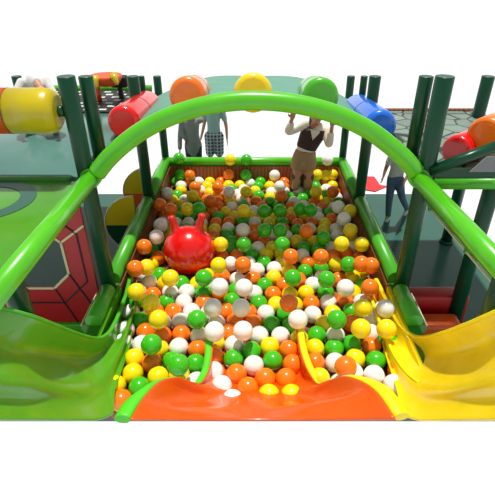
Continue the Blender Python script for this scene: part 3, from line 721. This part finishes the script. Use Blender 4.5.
# standing children
def standing(x, y, H, z0=0, f=(0, -1, 0), sw=0):
    k = H/1.7; f_, r_, u_ = ortho(f)
    g = lambda a, fw, h: Vector((x, y, z0))+r_*a*H+f_*fw*H+Vector((0, 0, h*H))
    J = dict(head=g(0, .01, .925), neck=g(0, 0, .835), shL=g(-.105, 0, .80), shR=g(.105, 0, .80), elL=g(-.145, .0, .62), elR=g(.145, 0, .62), haL=g(-.155, .04, .47), haR=g(.155, .04, .47),
             waist=g(0, 0, .62), hip=g(0, 0, .52), hiL=g(-.05, 0, .49), hiR=g(.05, 0, .49), knL=g(-.055, .01, .28), knR=g(.055, .01, .28), anL=g(-.055, 0, .055), anR=g(.055, 0, .055), toL=g(-.06, .10, .02), toR=g(.06, .10, .02))
    J['pnL'] = r_; J['pnR'] = -r_
    return J, k
YK = 6.8
xg = aty(192.5, 135, YK).x; J, k = standing(xg, YK, 1.3)
J['elL'] = aty(183, 127, YK); J['haL'] = aty(185, 139, YK-.04)
person('girl in a long grey knitted cardigan behind the back rim, left of the boy', J, (0, -1, 0), k, [('leggings', 'navy', dict(len=1.9)), ('cardigan', 'grey', dict(sleeve=1.9, drop=.22, pt=.08, dx=-.02)), ('shoes', 'shoe', {})], hairlong=True, group='children behind the pit', base=(xg, YK, 0))
YK = 7.2
xb = aty(214, 135, YK).x; J, k = standing(xb, YK, 1.36)
J['elR'] = aty(224, 119, YK+.02) if False else J['shR']+Vector((-.0, .0, -.2))
for s, sg in (('L', 1), ('R', 1)): pass
person('boy in a mint shirt and plaid shorts behind the back rim', J, (0, -1, 0), k, [('shorts', 'plaid', dict(len=.92, ex=.03)), ('shirt', 'mint', dict(sleeve=.6)), ('shoes', 'shoe', {})], group='children behind the pit', base=(xb, YK, 0))
# walking child at right
YR = 5.45
def c4(px, py, dy=0): return aty(px, py, YR+dy)
J = dict(head=c4(400, 143), neck=c4(399, 151), shL=c4(391.5, 156), shR=c4(406, 154), elL=c4(386.5, 167), elR=c4(410, 167), haL=c4(383.5, 176, -.05), haR=c4(405, 181, -.12),
         waist=c4(397.5, 168), hip=c4(395.5, 177), hiL=c4(392, 180), hiR=c4(399.5, 180), knL=c4(389.5, 197), knR=c4(401.5, 195, -.05), anL=atz(388, 216, .05), anR=atz(407, 208.5, .08), toL=atz(383.5, 221, .03), toR=atz(402.5, 212.5, .04))
J['pnL'] = Vector((1, 0, 0)); J['pnR'] = Vector((-1, 0, 0))
J['toL'] = J['anL']+Vector((-.05, -.11, -.025)); J['toR'] = J['anR']+Vector((-.06, -.10, -.045))
person('child in grey tee and blue jeans walking on the floor right of the pit', J, (-.4, -1, 0), .72, [('jeans', 'jeans', dict(len=1.95)), ('shirt', 'tee', dict(sleeve=.6)), ('shoes', 'shoe', {})], skin='skind', hair='haird', base=(J['hip'].x, YR, 0))
# crouching child on the teal deck
cx, cy, cz = aty(34, 90, 4.5).x, 4.5, 1.6
g = lambda a, b_, h: Vector((cx+a, cy+b_, cz+h*(1.25 if h > .1 else 1)))
J = dict(head=g(.17, -.17, .30), neck=g(.10, -.10, .36), shL=g(-.07, -.06, .375), shR=g(.12, .02, .375), elL=g(-.12, -.20, .26), elR=g(.24, -.1, .24), haL=g(-.06, -.30, .14), haR=g(.26, -.26, .12), waist=g(-.02, .03, .26), hip=g(-.03, .10, .16),
         hiL=g(-.10, .08, .15), hiR=g(.05, .10, .15), knL=g(-.14, -.14, .24), knR=g(.10, -.12, .22), anL=g(-.11, -.02, .05), anR=g(.12, .0, .05), toL=g(-.12, -.12, .03), toR=g(.16, -.12, .03))
J['pnL'] = Vector((0, 0, 1)); J['pnR'] = Vector((0, 0, 1))
person('child in a loose white shirt crouching on the teal deck behind the roller', J, (0.5, -1, -.3), .74, [('jumper', 'whitecloth', dict(sleeve=1.7, drop=.1, pt=.17)), ('leggings', 'whitecloth', dict(len=1.7)), ('shoes', 'shoe', {})], base=(cx, cy, cz))

# ------------------------------------------------------------------ light
sun = bpy.data.lights.new('sun', 'SUN'); sun.energy = 3.9; sun.angle = math.radians(2); sun.color = (1, .98, .94)
so = bpy.data.objects.new('sun', sun); COL.objects.link(so); so.location = (0, 0, 8); so.rotation_euler = (math.radians(-8), math.radians(1), 0)
wd = bpy.data.worlds.new('world'); S.world = wd; wd.use_nodes = True; nt = wd.node_tree
bg = nt.nodes['Background']; tc = nt.nodes.new('ShaderNodeTexCoord'); sp = nt.nodes.new('ShaderNodeSeparateXYZ')
nt.links.new(tc.outputs['Generated'], sp.inputs[0])
r = nt.nodes.new('ShaderNodeValToRGB'); mr = nt.nodes.new('ShaderNodeMapRange')
mr.inputs['From Min'].default_value = -1; mr.inputs['From Max'].default_value = 1
nt.links.new(sp.outputs['Z'], mr.inputs['Value']); nt.links.new(mr.outputs['Result'], r.inputs['Fac'])
r.color_ramp.elements[0].position = .5; r.color_ramp.elements[0].color = (1, 1, 1, 1)
r.color_ramp.elements[1].position = .72; r.color_ramp.elements[1].color = (.34, .34, .34, 1)
nt.links.new(r.outputs['Color'], bg.inputs['Color']); bg.inputs['Strength'].default_value = 1.03
S.view_settings.view_transform = 'Standard'; S.view_settings.look = 'None'; S.view_settings.exposure = .12; S.view_settings.gamma = 1
